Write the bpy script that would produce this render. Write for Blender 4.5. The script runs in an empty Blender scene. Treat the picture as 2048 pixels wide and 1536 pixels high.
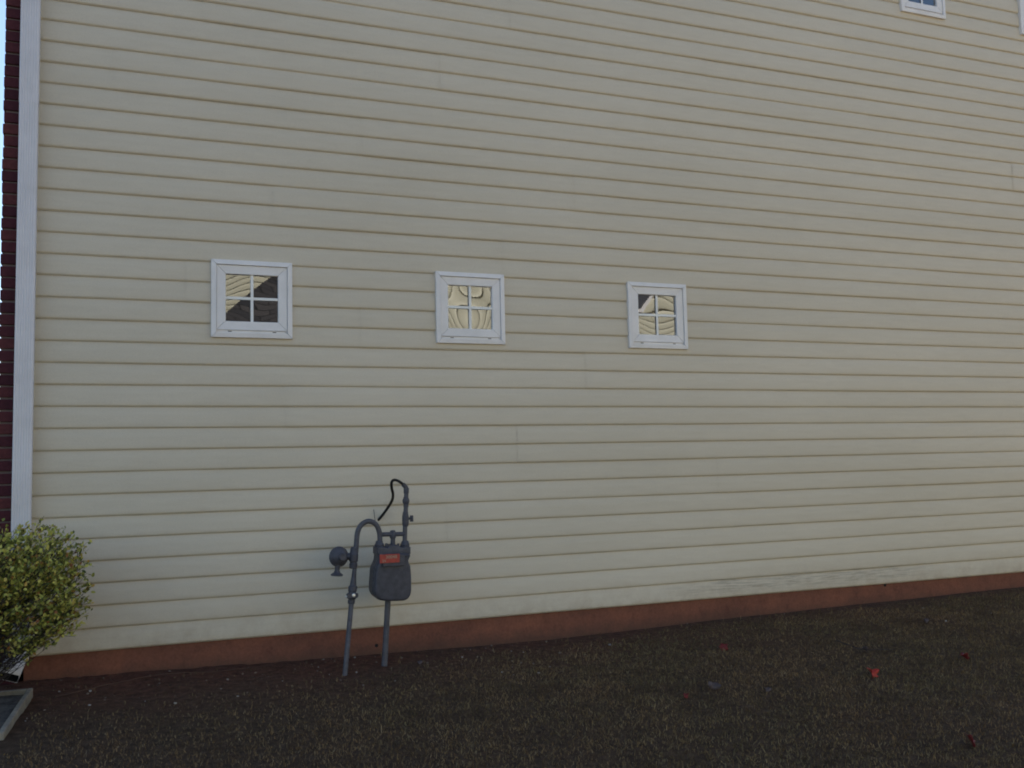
import bpy, bmesh, math, random
import numpy as np
from mathutils import Matrix, Vector, noise
R = math.radians
rnd = random.Random(7)
nr = np.random.RandomState(11)
scene = bpy.context.scene
COL = scene.collection

# ------------------------------------------------------------------ camera
F_PX = 1936.86
YAW, PITCH, ROLL = 0.38019, 0.08047, -0.022134
CAM = Vector((0.0, -6.1296, 1.02246))
cy, sy, cp, sp = math.cos(YAW), math.sin(YAW), math.cos(PITCH), math.sin(PITCH)
FW = Vector((sy * cp, cy * cp, sp)); RT0 = Vector((cy, -sy, 0)); UP0 = RT0.cross(FW)
RT = RT0 * math.cos(ROLL) + UP0 * math.sin(ROLL)
UP = -RT0 * math.sin(ROLL) + UP0 * math.cos(ROLL)
cd = bpy.data.cameras.new('camera'); cam = bpy.data.objects.new('camera', cd); COL.objects.link(cam)
cd.sensor_width = 36; cd.lens = F_PX / 2048 * 36; cd.clip_start = 0.05; cd.clip_end = 2000
m = Matrix((RT, UP, -FW)).transposed().to_4x4(); m.translation = CAM
cam.matrix_world = m
scene.camera = cam

def at(u, v, Y):
    """point of the plane y=Y seen at (u, v) of the survey photograph"""
    d = FW + RT * ((u - 1024) / F_PX) + UP * ((768 - v) / F_PX)
    return CAM + d * ((Y - CAM.y) / d.y)

# ------------------------------------------------------------------ light
SUN_EL, SUN_AZ = R(44), R(38)       # azimuth measured from +Y towards +X
w = bpy.data.worlds.new("World"); scene.world = w; w.use_nodes = True
nt = w.node_tree; nt.nodes.clear()
sk = nt.nodes.new('ShaderNodeTexSky'); sk.sky_type = 'NISHITA'; sk.sun_disc = False
sk.sun_elevation = SUN_EL; sk.sun_rotation = SUN_AZ; sk.air_density = 1.0; sk.dust_density = 0.3; sk.ozone_density = 1.0
bg = nt.nodes.new('ShaderNodeBackground'); bg.inputs[1].default_value = 0.08
wo = nt.nodes.new('ShaderNodeOutputWorld')
nt.links.new(sk.outputs[0], bg.inputs[0]); nt.links.new(bg.outputs[0], wo.inputs[0])
ld = bpy.data.lights.new('sun', 'SUN'); ld.energy = 5.0; ld.angle = R(0.53); ld.color = (1.0, 0.92, 0.80)
sun = bpy.data.objects.new('sun', ld); COL.objects.link(sun)
sdir = Vector((math.sin(SUN_AZ) * math.cos(SUN_EL), math.cos(SUN_AZ) * math.cos(SUN_EL), math.sin(SUN_EL)))
sun.rotation_euler = (-sdir).to_track_quat('-Z', 'Y').to_euler()
scene.view_settings.view_transform = 'Standard'; scene.view_settings.look = 'None'
scene.view_settings.gamma = 1.0; scene.view_settings.exposure = 1.43
scene.cycles.pixel_filter_type = 'BLACKMAN_HARRIS'; scene.cycles.filter_width = 1.9

# ------------------------------------------------------------------ helpers
def empty(name, loc=(0, 0, 0)):
    o = bpy.data.objects.new(name, None); COL.objects.link(o); o.location = loc; o.empty_display_size = .1
    return o
def tag(o, label=None, cat=None, group=None, kind=None):
    if label: o['label'] = label
    if cat: o['category'] = cat
    if group: o['group'] = group
    if kind: o['kind'] = kind
    return o

class MB:
    def __init__(s): s.v = []; s.f = []
    def add(s, vs, fs):
        n = len(s.v); s.v += [tuple(p) for p in vs]; s.f += [tuple(i + n for i in f) for f in fs]
    def box(s, a, b):
        (x0, y0, z0), (x1, y1, z1) = a, b
        s.add([(x0, y0, z0), (x1, y0, z0), (x1, y1, z0), (x0, y1, z0), (x0, y0, z1), (x1, y0, z1), (x1, y1, z1), (x0, y1, z1)],
              [(0, 3, 2, 1), (4, 5, 6, 7), (0, 1, 5, 4), (1, 2, 6, 5), (2, 3, 7, 6), (3, 0, 4, 7)])
    def sweep(s, pts, ring, caps=True, up=Vector((0, 0, 1))):
        """ring(i)-> list of 2D offsets; carried along the polyline with parallel transport"""
        pts = [Vector(p) for p in pts]; n = len(pts); base = len(s.v)
        t0 = (pts[1] - pts[0]).normalized()
        ref = up if abs(t0.dot(up)) < .9 else Vector((1, 0, 0))
        a = (ref - t0 * ref.dot(t0)).normalized()
        m_ = None
        for i, p in enumerate(pts):
            if i == 0: t = t0
            elif i == n - 1: t = (pts[i] - pts[i - 1]).normalized()
            else: t = ((pts[i] - pts[i - 1]).normalized() + (pts[i + 1] - pts[i]).normalized()).normalized()
            a = (a - t * a.dot(t)).normalized(); b = t.cross(a)
            rg = ring(i); m_ = len(rg)
            for (ca, cb) in rg: s.v.append(tuple(p + a * ca + b * cb))
        for i in range(n - 1):
            for j in range(m_):
                k = (j + 1) % m_
                s.f.append((base + i * m_ + j, base + i * m_ + k, base + (i + 1) * m_ + k, base + (i + 1) * m_ + j))
        if caps:
            s.f.append(tuple(base + j for j in reversed(range(m_))))
            s.f.append(tuple(base + (n - 1) * m_ + j for j in range(m_)))
    def tube(s, pts, r, seg=14, caps=True):
        rr = r if isinstance(r, (list, tuple)) else [r] * len(pts)
        s.sweep(pts, lambda i: [(rr[i] * math.cos(2 * math.pi * j / seg), rr[i] * math.sin(2 * math.pi * j / seg)) for j in range(seg)], caps)
    def lathe(s, p0, axis, prof, seg=28):
        """prof: list of (distance along the axis, radius)"""
        p0 = Vector(p0); ax = Vector(axis).normalized()
        s.tube([p0 + ax * d for d, _ in prof], [max(r_, 1e-4) for _, r_ in prof], seg)
    def build(s, name, mat, parent=None, smooth=False, bevel=0, angle=35, segs=2):
        me = bpy.data.meshes.new(name); me.from_pydata(s.v, [], s.f); me.update()
        bm = bmesh.new(); bm.from_mesh(me); bmesh.ops.recalc_face_normals(bm, faces=bm.faces); bm.to_mesh(me); bm.free()
        return finish(name, me, mat, parent, smooth, bevel, angle, segs)
def finish(name, me, mat, parent=None, smooth=False, bevel=0, angle=35, segs=2):
    o = bpy.data.objects.new(name, me); COL.objects.link(o)
    if mat: me.materials.append(mat)
    if smooth:
        me.polygons.foreach_set('use_smooth', [True] * len(me.polygons))
        me.set_sharp_from_angle(angle=R(angle))
    if bevel:
        b = o.modifiers.new('bevel', 'BEVEL'); b.width = bevel; b.segments = segs; b.limit_method = 'ANGLE'; b.angle_limit = R(40)
        b.harden_normals = False
    if parent: o.parent = parent
    return o

def smooth_path(pts, n=6):
    """Catmull-Rom through the points"""
    P = [Vector(p) for p in pts]; P = [P[0] * 2 - P[1]] + P + [P[-1] * 2 - P[-2]]
    out = []
    for i in range(1, len(P) - 2):
        for k in range(n):
            t = k / n; a, b, c, d = P[i - 1:i + 3]
            out.append(0.5 * ((2 * b) + (c - a) * t + (2 * a - 5 * b + 4 * c - d) * t * t + (3 * b - a - 3 * c + d) * t ** 3))
    out.append(P[-2])
    return out

# ------------------------------------------------------------------ materials
def mat(name, base, rough=0.6, spec=0.4, metal=0.0, ior=1.45):
    m = bpy.data.materials.new(name); m.use_nodes = True
    b = m.node_tree.nodes['Principled BSDF']
    b.inputs['Base Color'].default_value = (*base, 1); b.inputs['Roughness'].default_value = rough
    b.inputs['Specular IOR Level'].default_value = spec; b.inputs['Metallic'].default_value = metal
    b.inputs['IOR'].default_value = ior
    return m, m.node_tree, b
def N(nt, typ, **kw):
    n = nt.nodes.new(typ)
    for k, v in kw.items():
        if k.startswith('i_'):
            key = k[2:]
            n.inputs[int(key) if key.isdigit() else key].default_value = v
        else: setattr(n, k, v)
    return n
def L(nt, a, b): nt.links.new(a, b)
def coords(nt, scale=(1, 1, 1)):
    tc = N(nt, 'ShaderNodeTexCoord'); mp = N(nt, 'ShaderNodeMapping'); mp.inputs['Scale'].default_value = scale
    L(nt, tc.outputs['Object'], mp.inputs['Vector']); return mp.outputs[0]
def noise_tex(nt, vec, scale, detail=4, rough=.55):
    n = N(nt, 'ShaderNodeTexNoise', i_Scale=scale, i_Detail=detail, i_Roughness=rough); L(nt, vec, n.inputs['Vector']); return n
def ramp(nt, fac, stops):
    r = N(nt, 'ShaderNodeValToRGB'); L(nt, fac, r.inputs[0]); e = r.color_ramp.elements
    while len(e) < len(stops): e.new(.5)
    for el, (p, c) in zip(e, stops): el.position = p; el.color = (*c, 1) if len(c) == 3 else c
    return r
def mixc(nt, fac, a, b, mode='MIX'):
    m = N(nt, 'ShaderNodeMix', data_type='RGBA', blend_type=mode)
    for sck, v in ((m.inputs[0], fac), (m.inputs[6], a), (m.inputs[7], b)):
        if isinstance(v, (int, float)): sck.default_value = v
        elif isinstance(v, tuple): sck.default_value = (*v, 1)
        else: L(nt, v, sck)
    return m.outputs[2]
def bump(nt, b, height, strength=.3, dist=.002):
    n = N(nt, 'ShaderNodeBump', i_Strength=strength, i_Distance=dist); L(nt, height, n.inputs['Height']); L(nt, n.outputs[0], b.inputs['Normal'])

def vinyl_mat(name, c, grime=False):
    m, nt, b = mat(name, c, .5, .35)
    v = coords(nt); vs = coords(nt, (.35, 1, 1.2))
    n1 = noise_tex(nt, vs, 1.3, 5); n2 = noise_tex(nt, coords(nt, (1, 1, 8)), 5, 4)
    k = ramp(nt, n1.outputs[0], [(.3, (.90, .90, .89)), (.7, (1.0, 1.0, 1.0))])
    k2 = ramp(nt, n2.outputs[0], [(.3, (.95, .945, .94)), (.7, (1.0, 1.0, 1.0))])
    col = mixc(nt, 1.0, c, k.outputs[0], 'MULTIPLY'); col = mixc(nt, 1.0, col, k2.outputs[0], 'MULTIPLY')
    # fine speckle of dust
    n3 = noise_tex(nt, v, 160, 2); k3 = ramp(nt, n3.outputs[0], [(.35, (.94, .94, .94)), (.6, (1, 1, 1))])
    col = mixc(nt, 1.0, col, k3.outputs[0], 'MULTIPLY')
    if grime:
        sx = N(nt, 'ShaderNodeSeparateXYZ'); tc = N(nt, 'ShaderNodeTexCoord'); L(nt, tc.outputs['Object'], sx.inputs[0])
        def win(out, a, bb, c_, d):
            r = N(nt, 'ShaderNodeMapRange', i_1=a, i_2=bb); L(nt, out, r.inputs[0])
            q = N(nt, 'ShaderNodeMapRange', i_1=c_, i_2=d, i_3=1.0, i_4=0.0); L(nt, out, q.inputs[0])
            mm = N(nt, 'ShaderNodeMath', operation='MULTIPLY'); L(nt, r.outputs[0], mm.inputs[0]); L(nt, q.outputs[0], mm.inputs[1]); return mm.outputs[0]
        wx = win(sx.outputs[0], 3.5, 4.1, 5.7, 6.2); wz = win(sx.outputs[2], .02, .06, .125, .15)
        ng = noise_tex(nt, coords(nt, (1.0, 1, 22)), 4.0, 8, .75)
        g = ramp(nt, ng.outputs[0], [(.47, (0, 0, 0)), (.60, (1, 1, 1))])
        m1 = N(nt, 'ShaderNodeMath', operation='MULTIPLY'); L(nt, wx, m1.inputs[0]); L(nt, wz, m1.inputs[1])
        m2 = N(nt, 'ShaderNodeMath', operation='MULTIPLY'); L(nt, m1.outputs[0], m2.inputs[0]); L(nt, g.outputs[0], m2.inputs[1])
        m3 = N(nt, 'ShaderNodeMath', operation='MULTIPLY', i_1=.5); L(nt, m2.outputs[0], m3.inputs[0])
        col = mixc(nt, m3.outputs[0], col, (.13, .125, .11))
        # mud splashed on the lowest course
        wm = N(nt, 'ShaderNodeMapRange', i_1=0.0, i_2=.22, i_3=.42, i_4=0.0); L(nt, sx.outputs[2], wm.inputs[0])
        nm = noise_tex(nt, coords(nt, (1, 1, 1)), 9, 6, .7); gm = ramp(nt, nm.outputs[0], [(.4, (0, 0, 0)), (.75, (1, 1, 1))])
        m4 = N(nt, 'ShaderNodeMath', operation='MULTIPLY'); L(nt, wm.outputs[0], m4.inputs[0]); L(nt, gm.outputs[0], m4.inputs[1])
        col = mixc(nt, m4.outputs[0], col, (.27, .17, .1))
    L(nt, col, b.inputs['Base Color'])
    # embossed wood grain and slight oil-canning
    g1 = noise_tex(nt, coords(nt, (5, 1, 90)), 4, 3); g2 = noise_tex(nt, coords(nt, (.7, 1, 2.5)), 3, 2)
    ad = N(nt, 'ShaderNodeMath', operation='MULTIPLY_ADD', i_1=.08); L(nt, g1.outputs[0], ad.inputs[0]); L(nt, g2.outputs[0], ad.inputs[2])
    bump(nt, b, ad.outputs[0], .35, .012)
    return m
M_SIDE = vinyl_mat('cream vinyl siding', (.645, .574, .455), True)
M_SIDE2 = vinyl_mat('neighbour cream siding', (.59, .565, .43))

def trim_mat(name, c, rough=.4):
    m, nt, b = mat(name, c, rough, .45); v = coords(nt)
    n1 = noise_tex(nt, v, 6, 6, .65); k = ramp(nt, n1.outputs[0], [(.3, (.88, .88, .87)), (.65, (1, 1, 1))])
    L(nt, mixc(nt, 1.0, c, k.outputs[0], 'MULTIPLY'), b.inputs['Base Color'])
    bump(nt, b, noise_tex(nt, v, 60, 2).outputs[0], .08, .001)
    return m
M_WHITE = trim_mat('white window vinyl', (.79, .765, .755))
M_ALU = trim_mat('white painted downspout', (.68, .66, .685), .45)
M_JTRIM = trim_mat('pale corner trim', (.66, .66, .60))
M_GRILL = trim_mat('white grille bars', (.82, .82, .80))

m, nt, b = mat('red brick', (.16, .05, .04), .85, .25)
gi = N(nt, 'ShaderNodeNewGeometry'); v = coords(nt)
r1 = ramp(nt, gi.outputs['Random Per Island'], [(0, (.06, .017, .024)), (.5, (.085, .023, .03)), (1, (.12, .036, .036))])
n1 = noise_tex(nt, v, 45, 5, .7); k = ramp(nt, n1.outputs[0], [(.3, (.7, .7, .7)), (.7, (1.1, 1.1, 1.1))])
L(nt, mixc(nt, 1.0, r1.outputs[0], k.outputs[0], 'MULTIPLY'), b.inputs['Base Color']); bump(nt, b, n1.outputs[0], .6, .003); M_BRICK = m
m, nt, b = mat('mortar', (.17, .13, .12), .95, .2); bump(nt, b, noise_tex(nt, coords(nt), 120, 3).outputs[0], .6, .002); M_MORTAR = m

m, nt, b = mat('red painted foundation', (.27, .105, .065), .85, .2); v = coords(nt)
n1 = noise_tex(nt, coords(nt, (1, 1, 2)), 2.2, 6, .6); n2 = noise_tex(nt, v, 60, 5, .7)
c1 = ramp(nt, n1.outputs[0], [(.25, (.135, .062, .046)), (.5, (.20, .084, .056)), (.75, (.25, .100, .063))])
k = ramp(nt, n2.outputs[0], [(.35, (.62, .62, .62)), (.6, (1, 1, 1))])
col = mixc(nt, .55, c1.outputs[0], mixc(nt, 1.0, c1.outputs[0], k.outputs[0], 'MULTIPLY'))
nst = noise_tex(nt, coords(nt, (1, 1, .6)), 11, 7, .72); kst = ramp(nt, nst.outputs[0], [(.30, (.74, .70, .72)), (.5, (1, 1, 1)), (.7, (1.10, 1.06, 1.0))]); col = mixc(nt, 1.0, col, kst.outputs[0], 'MULTIPLY')
sx = N(nt, 'ShaderNodeSeparateXYZ'); tc = N(nt, 'ShaderNodeTexCoord'); L(nt, tc.outputs['Object'], sx.inputs[0])
n3 = noise_tex(nt, coords(nt, (1, 1, 1)), 7, 6, .7)
ad = N(nt, 'ShaderNodeMath', operation='MULTIPLY_ADD', i_1=.16, i_2=-.08); L(nt, n3.outputs[0], ad.inputs[0])
a2 = N(nt, 'ShaderNodeMath', operation='ADD'); L(nt, sx.outputs[2], a2.inputs[0]); L(nt, ad.outputs[0], a2.inputs[1])
mr = N(nt, 'ShaderNodeMapRange', i_1=-.17, i_2=-.08, i_3=.75, i_4=0.0); L(nt, a2.outputs[0], mr.inputs[0])
L(nt, mixc(nt, mr.outputs[0], col, (.085, .05, .038)), b.inputs['Base Color']); bump(nt, b, n2.outputs[0], .5, .003); M_FOUND = m

m, nt, b = mat('grey meter paint', (.075, .08, .105), .5, .4); v = coords(nt)
n1 = noise_tex(nt, v, 28, 6, .7); k = ramp(nt, n1.outputs[0], [(.28, (.046, .044, .051)), (.5, (.064, .064, .078)), (.62, (.072, .072, .088)), (.8, (.10, .10, .118))])
L(nt, k.outputs[0], b.inputs['Base Color']); bump(nt, b, noise_tex(nt, v, 180, 3).outputs[0], .35, .0015)
rr = ramp(nt, n1.outputs[0], [(.3, (.62,) * 3), (.7, (.42,) * 3)]); L(nt, rr.outputs[0], b.inputs['Roughness']); M_METER = m
m, nt, b = mat('grey pipe paint', (.09, .095, .115), .55, .4); v = coords(nt)
n1 = noise_tex(nt, v, 22, 6, .7); k = ramp(nt, n1.outputs[0], [(.25, (.052, .046, .048)), (.55, (.085, .085, .10)), (.8, (.12, .12, .135))])
L(nt, k.outputs[0], b.inputs['Base Color']); bump(nt, b, noise_tex(nt, v, 140, 3).outputs[0], .35, .0015); M_PIPE = m
M_ZINC = mat('galvanised metal', (.75, .73, .68), .35, .5, .6)[0]
M_BLACK = mat('black rubber', (.012, .011, .011), .55, .4)[0]
m, nt, b = mat('hollow shade', (.02, .02, .022), .9, .1); M_DARK = m  # near-black colour standing for the shade inside hollows
m, nt, b = mat('red tag', (.38, .028, .035), .5, .4)
n1 = noise_tex(nt, coords(nt), 50, 4); k = ramp(nt, n1.outputs[0], [(.3, (.28, .04, .032)), (.7, (.42, .065, .045))]); L(nt, k.outputs[0], b.inputs['Base Color']); M_TAG = m
M_TAGTXT = mat('tag lettering', (.36, .24, .17), .6, .3)[0]

m, nt, b = mat('concrete', (.25, .24, .22), .9, .2); v = coords(nt)
n1 = noise_tex(nt, v, 12, 6, .7); n2 = noise_tex(nt, v, 120, 3)
k = ramp(nt, n1.outputs[0], [(.3, (.15, .13, .105)), (.7, (.30, .26, .20))]); L(nt, k.outputs[0], b.inputs['Base Color']); bump(nt, b, n2.outputs[0], .5, .003); M_CONC = m

# ground: red clay and dark soil near the wall, straw-brown thatch elsewhere
m, nt, b = mat('soil', (.06, .045, .035), .95, .15); v = coords(nt)
n1 = noise_tex(nt, v, 1.1, 6, .65); n2 = noise_tex(nt, v, 22, 6, .7); n3 = noise_tex(nt, v, 90, 5, .75)
base = ramp(nt, n2.outputs[0], [(.3, (.055, .034, .023)), (.55, (.105, .067, .043)), (.75, (.16, .105, .067))])
clay = ramp(nt, n2.outputs[0], [(.3, (.075, .032, .022)), (.7, (.20, .085, .056))])
sx = N(nt, 'ShaderNodeSeparateXYZ'); tc = N(nt, 'ShaderNodeTexCoord'); L(nt, tc.outputs['Object'], sx.inputs[0])
mr = N(nt, 'ShaderNodeMapRange', i_1=-1.1, i_2=-.05, i_3=0.0, i_4=1.0); L(nt, sx.outputs[1], mr.inputs[0])
mx = N(nt, 'ShaderNodeMapRange', i_1=.8, i_2=4.5, i_3=1.0, i_4=.35); L(nt, sx.outputs[0], mx.inputs[0])
mm = N(nt, 'ShaderNodeMath', operation='MULTIPLY'); L(nt, mr.outputs[0], mm.inputs[0]); L(nt, mx.outputs[0], mm.inputs[1])
kk = ramp(nt, n1.outputs[0], [(.35, (.25,) * 3), (.6, (1,) * 3)])
m2 = N(nt, 'ShaderNodeMath', operation='MULTIPLY'); L(nt, mm.outputs[0], m2.inputs[0]); L(nt, kk.outputs[0], m2.inputs[1])
col = mixc(nt, m2.outputs[0], base.outputs[0], clay.outputs[0])
sp_ = ramp(nt, n3.outputs[0], [(.70, (0, 0, 0)), (.76, (1, 1, 1))])
col = mixc(nt, sp_.outputs[0], col, (.2, .16, .12))
L(nt, col, b.inputs['Base Color'])
ad = N(nt, 'ShaderNodeMath', operation='ADD'); L(nt, n2.outputs[0], ad.inputs[0]); L(nt, n3.outputs[0], ad.inputs[1]); bump(nt, b, ad.outputs[0], 1.0, .02); M_SOIL = m

m, nt, b = mat('dormant grass', (.12, .1, .06), .85, .15)
gi = N(nt, 'ShaderNodeNewGeometry'); v = coords(nt)
r1 = ramp(nt, gi.outputs['Random Per Island'], [(0, (.125, .080, .043)), (.35, (.172, .112, .058)), (.7, (.215, .147, .079)), (.93, (.235, .165, .09)), (1, (.27, .195, .112))])
r2 = ramp(nt, gi.outputs['Random Per Island'], [(0, (.080, .066, .034)), (.5, (.145, .117, .058)), (1, (.20, .163, .086))])
n1 = noise_tex(nt, v, .9, 4, .6); kk = ramp(nt, n1.outputs[0], [(.40, (.0,) * 3), (.62, (.75,) * 3)])
n2 = noise_tex(nt, v, 4, 4, .6); k2 = ramp(nt, n2.outputs[0], [(.32, (.62, .60, .60)), (.5, (1.02, 1.0, .97)), (.7, (1.22, 1.17, 1.1))])
col = mixc(nt, kk.outputs[0], r1.outputs[0], r2.outputs[0]); col = mixc(nt, 1.0, col, k2.outputs[0], 'MULTIPLY')
L(nt, col, b.inputs['Base Color']); M_GRASS = m

def leaf_mat(name, stops, transl=.35):
    m, nt, b = mat(name, stops[0][1], .5, .35)
    gi = N(nt, 'ShaderNodeNewGeometry'); r1 = ramp(nt, gi.outputs['Random Per Island'], stops)
    L(nt, r1.outputs[0], b.inputs['Base Color'])
    if transl:
        t = N(nt, 'ShaderNodeBsdfTranslucent'); L(nt, r1.outputs[0], t.inputs[0])
        mx = N(nt, 'ShaderNodeMixShader'); mx.inputs[0].default_value = transl
        L(nt, b.outputs[0], mx.inputs[1]); L(nt, t.outputs[0], mx.inputs[2]); L(nt, mx.outputs[0], nt.nodes['Material Output'].inputs[0])
    return m
M_LEAF = leaf_mat('shrub leaves', [(0, (.10, .12, .028)), (.3, (.23, .25, .05)), (.55, (.48, .47, .10)), (.85, (.68, .62, .15)), (.95, (.45, .25, .06)), (1, (.24, .09, .03))], .25)
m, nt, b = mat('shrub bark', (.08, .06, .05), .85, .2); n1 = noise_tex(nt, coords(nt, (1, 1, .3)), 60, 4)
k = ramp(nt, n1.outputs[0], [(.3, (.03, .024, .024)), (.7, (.085, .07, .065))]); L(nt, k.outputs[0], b.inputs['Base Color']); M_BARK = m
def dry_leaf_mat(name, a, c):
    m, nt, b = mat(name, a, .55, .35); n1 = noise_tex(nt, coords(nt), 60, 4)
    k = ramp(nt, n1.outputs[0], [(.3, a), (.7, c)]); L(nt, k.outputs[0], b.inputs['Base Color']); return m
M_RED = dry_leaf_mat('red leaf', (.26, .018, .012), (.40, .04, .022))
M_DRED = dry_leaf_mat('dark red leaf', (.09, .010, .010), (.17, .02, .017))
M_PURP = dry_leaf_mat('grey purple leaf', (.055, .040, .040), (.095, .070, .068))

m, nt, b = mat('dark shingles', (.035, .034, .036), .9, .2); v = coords(nt)
br = N(nt, 'ShaderNodeTexBrick', i_Scale=1.0); br.inputs['Color1'].default_value = (.03, .03, .034, 1); br.inputs['Color2'].default_value = (.06, .055, .055, 1)
br.inputs['Mortar'].default_value = (.012, .012, .012, 1); br.inputs['Brick Width'].default_value = .3; br.inputs['Row Height'].default_value = .14; br.inputs['Mortar Size'].default_value = .008
L(nt, v, br.inputs['Vector']); L(nt, br.outputs[0], b.inputs['Base Color']); bump(nt, b, noise_tex(nt, v, 80, 3).outputs[0], .5, .004); M_SHINGLE = m
M_GUT = mat('gutter metal', (.55, .53, .47), .5, .4)[0]

# clear insulated glass: part mirror, part clear, a little green-grey
m = bpy.data.materials.new('window glass'); m.use_nodes = True; nt = m.node_tree; nt.nodes.clear()
tr = N(nt, 'ShaderNodeBsdfTransparent'); tr.inputs[0].default_value = (.80, .84, .82, 1)
gl = N(nt, 'ShaderNodeBsdfGlossy'); gl.inputs['Roughness'].default_value = .0; gl.inputs[0].default_value = (.95, .97, 1.0, 1)
fr = N(nt, 'ShaderNodeFresnel', i_IOR=1.9); mx = N(nt, 'ShaderNodeMixShader'); ou = N(nt, 'ShaderNodeOutputMaterial')
ma = N(nt, 'ShaderNodeMath', operation='MULTIPLY_ADD', i_1=1.5, i_2=.03); L(nt, fr.outputs[0], ma.inputs[0])
L(nt, ma.outputs[0], mx.inputs[0]); L(nt, tr.outputs[0], mx.inputs[1]); L(nt, gl.outputs[0], mx.inputs[2]); L(nt, mx.outputs[0], ou.inputs[0]); M_GLASS = m

# ------------------------------------------------------------------ ground
BASEX = [-40, -.4, 1.3, 2.7, 4.3, 7, 12, 40]; BASEZ = [-.13, -.135, -.17, -.185, -.155, -.125, -.11, -.11]
def gz(x, y):
    z = np.interp(x, BASEX, BASEZ)
    return z - .045 * np.clip(-y, 0, 9)
def bumps(x, y):
    return (.012 * np.sin(1.7 * x + .6) * np.sin(2.1 * y + .3) + .007 * np.sin(5.1 * x + 2.2 * y) + .004 * np.sin(13 * x - 7 * y + 1) + .003 * np.sin(19 * y + 5 * x)) * np.clip(-y * 2, 0.15, 1)
def axis(a, b, lo, hi, step, far):
    core = list(np.arange(lo, hi + 1e-6, step)); pre = [a, lo - far * 4, lo - far]; post = [hi + far, hi + far * 4, b]
    return np.array(pre + core + post)
xs = axis(-600, 600, -3, 12, .05, 4); ys = axis(-600, 600, -6, 1, .05, 4)
X, Y = np.meshgrid(xs, ys); Z = gz(X, Y) + np.where((abs(X) < 13) & (Y > -7), bumps(X, Y), 0)
# loose clods in the bare earth by the corner
cl = np.clip(1.6 - X, 0, 1) * np.clip(1.2 + Y, 0, 1)
Z = Z + cl * nr.uniform(-.004, .007, Z.shape) * (abs(X) < 13)
V = np.stack([X, Y, Z], -1).reshape(-1, 3); nx = len(xs); ny = len(ys)
i = np.arange((nx - 1) * (ny - 1)); r_, c_ = i // (nx - 1), i % (nx - 1); a = r_ * nx + c_
Fq = np.stack([a, a + 1, a + nx + 1, a + nx], -1)
def mesh_np(name, V, faces_flat, loop_start, loop_total):
    me = bpy.data.meshes.new(name); me.vertices.add(len(V)); me.vertices.foreach_set('co', V.astype(np.float32).ravel())
    me.loops.add(len(faces_flat)); me.loops.foreach_set('vertex_index', faces_flat.astype(np.int32))
    me.polygons.add(len(loop_start)); me.polygons.foreach_set('loop_start', loop_start.astype(np.int32)); me.polygons.foreach_set('loop_total', loop_total.astype(np.int32))
    me.update(calc_edges=True); me.validate(); return me
me = mesh_np('ground', V, Fq.ravel(), np.arange(len(Fq)) * 4, np.full(len(Fq), 4))
g = finish('ground', me, M_SOIL, None, True, 0, 60); tag(g, kind='structure')

# grass: blades of a short dormant lawn
def blades(n, x0, x1, y0, y1, wscale=1.0, bare=True):
    x = nr.uniform(x0, x1, n); y = nr.uniform(y0, y1, n)
    if bare:
        f = .5 + .5 * np.sin(2.3 * x + 1.3 * np.sin(1.9 * y)) * np.sin(1.7 * y + .8 * np.sin(3.1 * x))
        edge = .12 + 1.25 * np.clip((3.0 - x) / 3.0, 0, 1) + .12 * np.sin(3.7 * x) * np.sin(1.3 * x + 1)      # bare strip by the wall, wider towards the corner
        p = np.clip((-y - edge * .35) / (edge + .12), 0.05, 1) * (.62 + .38 * f)
        p = np.where(x < .2, p * .75, p)
        keep = nr.uniform(0, 1, n) < p
        keep &= ~((x > -.95) & (x < -.42) & (y > -1.3) & (y < -.3))
        x, y = x[keep], y[keep]
    n = len(x); z = gz(x, y) + bumps(x, y) - .004
    th = nr.uniform(0, 2 * np.pi, n); h = nr.gamma(5, .0026, n) + .006; wd = nr.uniform(.0012, .0026, n) * wscale
    lean = nr.uniform(.1, 1.15, n); la = nr.uniform(0, 2 * np.pi, n)
    dx, dy = np.cos(la) * np.sin(lean), np.sin(la) * np.sin(lean); dz = np.cos(lean)
    wx, wy = np.cos(th) * wd, np.sin(th) * wd
    P0 = np.stack([x - wx, y - wy, z], -1); P1 = np.stack([x + wx, y + wy, z], -1)
    mx_, my_, mz_ = x + dx * h * .5, y + dy * h * .5, z + h * (.35 + .25 * dz)
    P2 = np.stack([mx_ + wx * .8, my_ + wy * .8, mz_], -1); P3 = np.stack([mx_ - wx * .8, my_ - wy * .8, mz_], -1)
    cv = nr.uniform(.6, 1.5, n)
    P4 = np.stack([x + dx * h * cv, y + dy * h * cv, z + h * (.3 + .7 * dz) * nr.uniform(.7, 1.1, n)], -1)
    return np.stack([P0, P1, P2, P3, P4], 1)
B = np.concatenate([blades(460000, -2.5, 10.5, -4.6, -.02), blades(26000, -6, 14, -10, -4.6, 3.0, False)])
nb = len(B); Vg = B.reshape(-1, 3); base = np.arange(nb)[:, None] * 5
ff = (base + np.array([[0, 1, 2, 3, 3, 2, 4]])).ravel()
ls = (np.arange(nb)[:, None] * 7 + np.array([[0, 4]])).ravel(); lt = np.tile([4, 3], nb)
me = mesh_np('grass', Vg, ff, ls, lt)
g = finish('grass', me, M_GRASS); tag(g, 'short dormant brown grass covering the yard beside the house', 'grass', kind='stuff')

# ------------------------------------------------------------------ the house
C_ = .127                       # exposure of one course
NC = 48; HX0, HX1 = -.497, 10.6; WALLTOP = NC * C_
house = empty('house', (-.5, 0, -.15)); tag(house, 'two storey house side in cream siding on a red foundation, with brick at the corner', 'house')
house_inv = Matrix.Translation((.5, 0, .15))
def hp(o): o.parent = house; o.matrix_parent_inverse = house_inv; return o

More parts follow.
